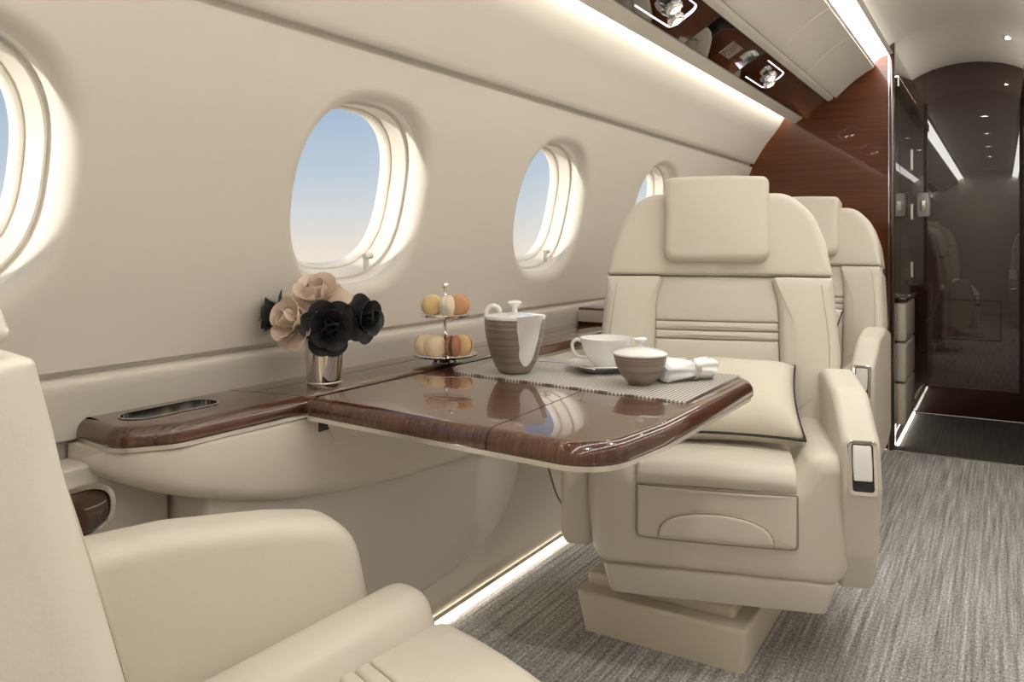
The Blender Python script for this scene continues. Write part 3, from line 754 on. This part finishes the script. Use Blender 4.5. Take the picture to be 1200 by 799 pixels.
for y in ysn:
    a = interp(xf_, y); b0 = interp(zb, y); rr = min(.026, (.683-b0)*.45)
    sec = [(1.25, .683), (a+.010, .683), (a+.003, .681), (a, .675)]+[(a+rr*(1-math.cos(k/5*PI/2)), b0+rr*(1-math.sin(k/5*PI/2))) for k in range(6)]+[(1.25, b0)]
    V += [(-p, y, q) for p, q in sec]
NS_ = len(V)//len(ysn)
for i_ in range(len(ysn)-1): F += [(i_*NS_+k, i_*NS_+k+1, (i_+1)*NS_+k+1, (i_+1)*NS_+k) for k in range(NS_-1)]
F += [tuple(range(NS_)), tuple(reversed(range((len(ysn)-1)*NS_, len(ysn)*NS_)))]
L(MB().add(V, F)).build('console_body', 'leather_b', lg, 50)
L(MB().box(-1.072, -1.0685, 1.06, 1.70, .650, .689)).build('table_slot', 'dark', lg)
L(MB().slab(rpoly([(1.10, .625, .01), (1.72, .625, .01), (1.72, .662, .004), (1.08, .662, .004)]), .010, .004, 3, f=lambda p, q, n: (-1.075+n, p, q))).build('slot_lip', 'leather_b', lg)
# lower side panels
ed = spline([(1.835, .53), (1.832, .44), (1.82, .365), (1.745, .277), (1.59, .23), (1.42, .214), (1.1, .205), (.845, .21)], 5)
L(MB().slab(rpoly([(p.x, p.y, 0) for p in ed]+[(.845, .63, .0)]), .148, .012, 4, f=lambda p, q, n: (-1.25+n, p, q))).build('lower_panel', 'wall_lo', lg)
L(MB().slab(rpoly([(-.6, .21, 0), (.840, .21, 0), (.840, .66, .0), (-.6, .66, 0)]), .060, .012, 4, f=lambda p, q, n: (-1.25+n, p, q))).build('aft_panel', 'wall_lo', lg)
# oval control insert
ci = thing('control_insert', (-1.190, .680, .588), 'rosewood control insert with chrome oval rim on side wall', 'control panel')
eo = [sup(2*PI*k/40, .060, .043, 2.6) for k in range(40)]; ei = [sup(2*PI*k/40, .049, .033, 2.6) for k in range(40)]
MB().add([(n_, p, q) for n_, o_ in ((0, eo), (.005, [(a*.98, b_*.98) for a, b_ in eo]), (.005, [(a*1.05, b_*1.05) for a, b_ in ei]), (.0, ei)) for p, q in o_], [(k*40+i, k*40+(i+1) % 40, (k+1)*40+(i+1) % 40, (k+1)*40+i) for k in range(3) for i in range(40)]).build('chrome_rim', 'chrome', ci, 30)
MB().slab(ei, .0035, .002, 2, f=lambda p, q, n: (n, p, q), n0=-.001).build('wood_face', 'wood', ci)
# hanging cord by the wall
tag(MB().tube(spline([(-1.23, 2.175, .475), (-1.232, 2.19, .40), (-1.235, 2.22, .30), (-1.235, 2.29, .17), (-1.235, 2.36, .115), (-1.235, 2.44, .13), (-1.235, 2.52, .25), (-1.235, 2.6, .48)], 8), .0035, 8).build('cord', 'cord'), 'thin dark cord hanging in a loop below the ledge', 'cord')
# small wooden end of the next console
wb = thing('console_end', (-1.18, 2.50, TZ), 'small dark wooden box end on the ledge behind the seat', 'box')
MB().box(-.06, .06, -.06, .06, 0, .055, .008).build('case', 'wood', wb)
MB().box(-.055, .055, -.0625, -.0595, .008, .047).build('plate', 'satin', wb)

# ------------------------------------------------------------------ table
tb = thing('folding_table', (-.70, 1.28, TZ-.034), 'glossy rosewood folding table leaf with rounded corners, set for tea', 'table')
def T(mb): return mb.xf(lambda x, y, z: (x+.70, y-1.28, z-(TZ-.034)))
olt = rpoly([(-1.062, 1.012, .012), (-.70, .985, .9), (-.455, .968, .080), (-.430, 1.15, .5), (-.420, 1.665, .07), (-1.062, 1.665, .012)], 10)
leaf = T(MB().slab(olt, TZ+.002, .022, 6, n0=TZ-.030, r0=.004)).build('leaf', 'wood', tb)
l2 = cut(leaf, (-.664+.70, 0, 0), (1, .05, 0)); link('leaf', l2, tb)
T(MB().slab(offs(olt, .005), TZ-.0295, .001, 1, n0=TZ-.038)).build('metal_underside', 'satin', tb)
T(MB().box(-.99, -.62, 1.18, 1.42, TZ-.075, TZ-.038, .01)).build('slide_arm', 'satin', tb)

# placemat
TT = TZ+.002
pm = MB().slab(rpoly([(-.99, 1.372, .004), (-.462, 1.318, .004), (-.458, 1.640, .004), (-.99, 1.640, .004)], 3), TT+.0035, .001, 2, n0=TT+.0002)
pm.xf(lambda x, y, z: (x+.72, y-1.48, z-TT)); o = pm.build('placemat', 'weave'); o.location = (-.72, 1.48, TT)
tag(o, 'woven grey placemat under the tea service', 'placemat')
MT = TT+.0036

# ------------------------------------------------------------------ tea things
def teapot():
    t = thing('teapot', (-.87, 1.425, MT), 'taupe banded teapot with white lid and white spout', 'teapot'); t.scale = (1, 1, .94)
    pr = [(0, .0), (.029, .0), (.033, .003), (.041, .016), (.049, .036), (.0565, .062), (.0620, .092), (.0645, .122), (.0625, .123), (.0605, .10)]
    MB().lathe(pr, 48).build('body', 'taupe', t, 40)
    MB().lathe([(.0650, .1215), (.0655, .126), (.0645, .1285), (.058, .130), (.030, .133), (.012, .1345), (0, .135)], 48).build('lid', 'porc', t, 40)
    lid = [c for c in t.children if c.name.startswith('lid')][0]
    MB().lathe([(.0075, .132), (.006, .140), (.0065, .146), (.013, .152), (.0155, .156), (.013, .1595), (.005, .161), (0, .161)], 28).build('knob', 'porc', lid, 60)
    # spout: white tapering panel swelling out of the front, facing the aisle side
    a0 = math.radians(-28); V = []; F = []; NV, NU = 14, 10
    for i in range(NV+1):
        v = i/NV; z = .020+.109*v; w = .004+.027*min(1, (v*2.6)**.5)*(.62+.38*v)
        rb = .0395+.0255*min(1, (z-.012)/.11)**.75
        for j in range(NU+1):
            u = -1+2*j/NU; ang = a0+u*w/rb
            out = .0016+(.006+.016*max(0, v-.45)**1.5*2.2)*max(0, 1-u*u)**1.0*(.2+.8*v)
            V.append(((rb+out)*math.cos(ang), (rb+out)*math.sin(ang), z+(.006*(1-abs(u)) if i == NV else 0)))
    for i in range(NV):
        for j in range(NU): F.append((i*(NU+1)+j, i*(NU+1)+j+1, (i+1)*(NU+1)+j+1, (i+1)*(NU+1)+j))
    # top closure to the lid
    o_ = len(V); V.append((.05*math.cos(a0), .05*math.sin(a0), .126)); F += [(NV*(NU+1)+j, NV*(NU+1)+j+1, o_) for j in range(NU)]
    MB().add(V, F).build('spout', 'porc', t, 60)
    # handle: hooked loop on the far side
    ah = math.radians(205); d = Vector((math.cos(ah), math.sin(ah), 0))
    pts = spline([d*.058+Vector((0, 0, .118)), d*.060+Vector((0, 0, .136)), d*.050+Vector((0, 0, .148)), d*.036+Vector((0, 0, .145)), d*.030+Vector((0, 0, .134))], 6)
    MB().tube(pts, .0055, 10).build('handle', 'porc', t, 60)
teapot()
def sugar():
    t = thing('sugar_bowl', (-.593, 1.435, MT), 'taupe banded sugar bowl with white knobbed lid', 'bowl')
    MB().lathe([(0, 0), (.020, 0), (.023, .003), (.037, .018), (.046, .035), (.0505, .052), (.0515, .057), (.0495, .057), (.048, .05)], 44).build('body', 'taupe', t, 40)
    ld = MB().lathe([(.0525, .0575), (.053, .060), (.0515, .0625), (.040, .067), (.020, .071), (.006, .073), (0, .073)], 44).build('lid', 'porc', t, 40)
    MB().lathe([(.006, .071), (.0048, .076), (.005, .080), (.011, .084), (.014, .087), (.012, .0895), (.004, .091), (0, .091)], 24).build('knob', 'porc', ld, 60)
sugar()
t = thing('saucer', (-.730, 1.550, MT), 'white porcelain saucer under the teacup', 'saucer')
MB().lathe([(0, .002), (.028, .002), (.030, 0), (.034, 0), (.036, .003), (.060, .010), (.074, .0145), (.0755, .016), (.074, .017), (.058, .0125), (.034, .0055), (0, .005)], 48).build('plate', 'porc', t, 40)
t = thing('teacup', (-.720, 1.560, MT+.0055), 'white porcelain teacup standing on its saucer', 'cup')
MB().lathe([(0, .002), (.020, .002), (.021, 0), (.025, 0), (.026, .004), (.036, .012), (.048, .028), (.0555, .048), (.058, .060), (.0585, .0635), (.057, .0635), (.054, .050), (.046, .029), (.032, .012), (0, .007)], 48).build('bowl', 'porc', t, 40)
ah = math.radians(190); d = Vector((math.cos(ah), math.sin(ah), 0))
MB().tube(spline([d*.056+Vector((0, 0, .052)), d*.068+Vector((0, 0, .056)), d*.078+Vector((0, 0, .048)), d*.076+Vector((0, 0, .032)), d*.064+Vector((0, 0, .020)), d*.042+Vector((0, 0, .018))], 6), .0038, 10).build('handle', 'porc', t, 60)
# teaspoon lying across the saucer
def spoon():
    t = thing('teaspoon', (-.775, 1.475, MT+.0175), 'silver teaspoon lying across the saucer edge', 'spoon'); t.rotation_euler = (0, 0, math.radians(-12))
    V = []; F = []; NU = 24
    for i in range(NU+1):
        u = i/NU; x = -.075+.15*u
        w = .0045-.001*math.sin(PI*u) if u < .68 else .0105*math.sqrt(max(.02, 1-((u-.85)/.165)**2))
        if u < .1: w = .0055
        z = .004*math.sin(PI*u) if u < .68 else .002
        V += [(x, -w, z), (x, 0, z-(.004 if u > .70 else -.0006)), (x, w, z)]
    for i in range(NU): F += [(3*i, 3*i+3, 3*i+4, 3*i+1), (3*i+1, 3*i+4, 3*i+5, 3*i+2)]
    o = MB().add(V, F).build('blade', 'silver', t, 60); m = o.modifiers.new('s', 'SOLIDIFY'); m.thickness = .0014
spoon()
# rolled napkin in a ring
def napkin():
    t = thing('napkin', (-.533, 1.525, MT+.022), 'white linen napkin rolled through a metal ring', 'napkin', rz=math.radians(52))
    V = []; F = []; NL, NS = 40, 40
    for i in range(NL+1):
        u = i/NL; x = -.062+.124*u
        rr = .017+.010*abs(u-.62)**.8*1.2
        if u > .97: rr *= .75
        if u < .03: rr *= .8
        for j in range(NS):
            a = 2*PI*j/NS
            fold = 1+.13*math.sin(5*a+3*u)*(.4+abs(u-.62)*1.6)+.06*math.sin(9*a-4*u+1)
            r_ = rr*fold
            y = r_*math.cos(a)*(1.15+.35*(.62-u if u < .62 else 0)); z = r_*math.sin(a)*.92
            V.append((x+.004*math.sin(3*a)*(u > .9), y, max(z, -.0215)))
    for i in range(NL): F += [(i*NS+j, i*NS+(j+1) % NS, (i+1)*NS+(j+1) % NS, (i+1)*NS+j) for j in range(NS)]
    F += [tuple(range(NS))[::-1], tuple(NL*NS+j for j in range(NS))]
    MB().add(V, F).build('cloth', 'linen', t, 75)
    r = MB().lathe([(.0215, -.006), (.0225, -.005), (.0225, .005), (.0215, .006), (.0205, .005), (.0205, -.005), (.0215, -.006)], 36)
    r.xf(lambda x, y, z: (.015+z, y*1.12, x*1.0)); r.build('ring', 'satin', t, 40)
napkin()

# ------------------------------------------------------------------ two-tier stand with macarons
SX, SY = -1.095, 1.485
st = thing('cake_stand', (SX, SY, TT), 'silver two-tier cake stand holding macarons', 'cake stand')
def scallop(R, z):
    b = MB().lathe([(0, z), (R*.7, z), (R*.95, z+.004), (R, z+.008), (R*.985, z+.0095), (R*.93, z+.0062), (R*.68, z+.003), (0, z+.003)], 64)
    return b.xf(lambda x, y, w: (x*(1+.02*math.cos(14*math.atan2(y, x))*(math.hypot(x, y) > R*.8)), y*(1+.02*math.cos(14*math.atan2(y, x))*(math.hypot(x, y) > R*.8)), w))
MB().lathe([(0, 0), (.030, 0), (.030, .002), (.024, .006), (.016, .012), (0, .012)], 32).build('foot', 'silver', st)
scallop(.074, .011).build('plate', 'silver', st, 50)
scallop(.058, .102).build('plate', 'silver', st, 50)
MB().lathe([(.004, .012), (.007, .016), (.004, .022), (.004, .060), (.0065, .064), (.004, .068), (.004, .100), (.007, .103), (.004, .110), (.0035, .150), (.006, .154), (.0035, .158), (.0035, .166), (.007, .171), (.0085, .176), (.007, .181), (.003, .184), (0, .185)], 20).build('stem', 'silver', st, 60)
def macaron(x, y, z, az, tilt, mat, fill, label, R=.024):
    t = thing('macaron', (SX+x, SY+y, TT+z+.0012), label, 'macaron', 'macarons on the two-tier stand')
    rot = Matrix.Rotation(az, 4, 'Z') @ Matrix.Rotation(PI/2-tilt, 4, 'Y')   # disc axis roughly horizontal
    sh = [(0, .013), (R*.55, .0122), (R*.85, .0095), (R*.98, .006), (R*1.0, .0035), (R*1.04, .0025), (R*1.03, .0005), (R*.93, .0)]
    off = Vector((0, 0, R*1.02))
    a = MB().lathe([(r, z_+.0035) for r, z_ in sh], 28); a.V = [tuple((rot @ Vector(v))+off) for v in a.V]; a.build('shell', mat, t, 60)
    a = MB().lathe([(r, -z_-.0035) for r, z_ in sh], 28); a.V = [tuple((rot @ Vector(v))+off) for v in a.V]; a.build('shell', mat, t, 60)
    a = MB().lathe([(0, -.0045), (R*.92, -.0045), (R*.95, 0), (R*.92, .0045), (0, .0045)], 28); a.V = [tuple((rot @ Vector(v))+off) for v in a.V]; a.build('filling', fill, t, 60)
va = math.radians(-53)   # direction from the stand to the viewer
def vd(r, f): # r to viewer's right, f towards viewer
    rx, ry = math.cos(va+PI/2), math.sin(va+PI/2); return (r*rx+f*math.cos(va), r*ry+f*math.sin(va))
for r_, f_, z, az, tl, mt, fl, lb in (
    (-.030, .006, .1055, va+.25, .12, 'mac_cream', 'fill_w', 'pale yellow macaron standing on the upper tier'),
    (.004, .026, .1055, va+1.35, .02, 'mac_ivory', 'fill_w', 'ivory macaron seen edge-on on the upper tier'),
    (.031, .004, .1055, va-.35, .12, 'mac_tan', 'fill_w', 'tan macaron standing on the upper tier'),
    (-.046, .006, .0145, va+.55, .15, 'mac_vanilla', 'fill_w', 'vanilla macaron at the back of the lower tier'),
    (-.022, .030, .0145, va+.45, .12, 'mac_vanilla', 'fill_w', 'vanilla macaron leaning at the front of the lower tier'),
    (.018, .030, .0145, va+1.25, .04, 'mac_brown', 'fill_b', 'brown macaron seen edge-on on the lower tier'),
    (.040, .012, .0145, va-.55, .12, 'mac_cream', 'fill_b', 'yellow macaron with dark filling on the lower tier')):
    x, y = vd(r_, f_); macaron(x, y, z, az, tl, mt, fl, lb)

# ------------------------------------------------------------------ vase and leather flowers
VX, VY = -1.115, 1.12
vs = thing('vase', (VX, VY, TZ), 'small polished metal tumbler vase on the ledge', 'vase')
MB().lathe([(0, 0), (.031, 0), (.032, .002), (.0325, .010), (.0335, .03), (.036, .07), (.039, .102), (.038, .103), (.035, .07), (.032, .03), (.0, .012)], 56).build('cup', 'rose', vs, 40)
MB().lathe([(.0328, .008), (.0335, .009), (.0335, .011), (.0328, .012)], 56).build('band', 'satin', vs, 40)
def petal_mesh(name, mat, Lp, Wp, cup):
    """round cupped petal: a disc attached at its rim"""
    NR, NS = 4, 18; V = []; F = []
    def pt(rho, a):
        u = .5+.5*rho*math.cos(a); v = rho*math.sin(a)
        v *= .62+.38*min(1, u*1.6)                       # narrower towards the base
        z = cup*Lp*(1.0*u*u*(1-.30*u)+.50*v*v*min(1, u+.2))-.20*Lp*max(0, u-.72)*(1-.4*v*v)+.02*Lp*math.sin(3*v+2*u)
        return (Lp*u, Wp/2*v, z)
    V.append(pt(0, 0))
    for k in range(1, NR+1): V += [pt(k/NR, 2*PI*j/NS) for j in range(NS)]
    F += [(0, 1+j, 1+(j+1) % NS) for j in range(NS)]
    for k in range(NR-1): F += [(1+k*NS+j, 1+(k+1)*NS+j, 1+(k+1)*NS+(j+1) % NS, 1+k*NS+(j+1) % NS) for j in range(NS)]
    n0 = len(V); t = .0012; V += [(x, y, z-t) for x, y, z in V]; F += [tuple(reversed([k+n0 for k in f])) for f in F]
    r0 = 1+(NR-1)*NS; F += [(r0+j, r0+(j+1) % NS, n0+r0+(j+1) % NS, n0+r0+j) for j in range(NS)]
    return MB().add(V, F).mesh(name, mat, 60)
PM = {}
for key, mt in (('n', 'petal_n'), ('b', 'petal_b')):
    PM[key] = [petal_mesh('petal', mt, .050, .052, .30), petal_mesh('petal', mt, .043, .048, .55), petal_mesh('petal', mt, .032, .038, .80)]
def flower(pos, aim, key, label, sc=1.0, spin=0.0):
    t = thing('camellia', pos, label, 'flower', 'leather flowers in the metal vase')
    q = Vector(aim).normalized().to_track_quat('Z', 'Y'); t.rotation_mode = 'QUATERNION'; t.rotation_quaternion = q; t.scale = (sc, sc, sc)
    rnd = random.Random(int(spin*1000)+5)
    for ring, (n_, tilt, z, r0) in enumerate(((6, 6, -.004, .003), (5, -24, .000, .003), (4, -52, .003, .002))):
        for k in range(n_):
            a = spin+2*PI*(k+.5*ring)/n_+rnd.uniform(-.15, .15)
            o = link('petal', PM[key][ring], t)
            o.rotation_euler = (rnd.uniform(-.12, .12), math.radians(tilt+rnd.uniform(-9, 9)), a)
            o.location = (r0*math.cos(a), r0*math.sin(a), z+rnd.uniform(-.001, .001))
    # rolled heart
    pts = [(.0075*(1-k/40*.8)*math.cos(k*.35), .0075*(1-k/40*.8)*math.sin(k*.35), .006+.020*k/40) for k in range(41)]
    MB().tube(pts, lambda s: .004*(1-.5*s), 7).build('heart', PM[key][0].materials[0], t, 70)
    # stem reaching down into the vase
    Rm = q.to_matrix().inverted(); tgt = Rm @ ((Vector((VX, VY, TZ+.045))-Vector(pos))/sc)
    MB().tube(spline([(0, 0, 0), tuple(Vector((0, 0, -.018))), tuple(tgt*.6+Vector((0, 0, -.010))), tuple(tgt)], 5), .0028/sc, 6).build('stem', 'stem', t, 60)
vr = Vector((math.cos(TH), math.sin(TH), 0)); vf = Vector((math.sin(TH+.16), -math.cos(TH+.16), 0))    # viewer's right / towards viewer
def fp(r, f_, z): p = Vector((VX, VY, 0))+vr*r+vf*f_; return (p.x, p.y, TZ+z)
def fd(r, f_, z): return vr*r+vf*f_+Vector((0, 0, z))
flower(fp(-.012, .000, .166), fd(-.10, .62, .95), 'n', 'nude leather camellia crowning the bouquet', 1.2, .3)
flower(fp(-.048, .024, .128), fd(-.70, .80, .25), 'n', 'nude leather camellia facing left below the crown', 1.15, 1.1)
flower(fp(.012, .046, .118), fd(.22, 1, .05), 'b', 'black leather camellia fully open at the front of the bouquet', 1.05, 2.0)
flower(fp(.072, .014, .132), fd(.85, .55, .15), 'b', 'black leather camellia hanging over the macaron side of the vase', .94, 2.9)
flower(fp(-.088, -.020, .136), fd(-1, .35, .1), 'b', 'black leather camellia half hidden behind the nude ones', .95, 3.7)
flower(fp(.035, -.045, .140), fd(.5, -.8, .45), 'n', 'nude leather camellia at the window side of the bouquet', .85, 4.3)
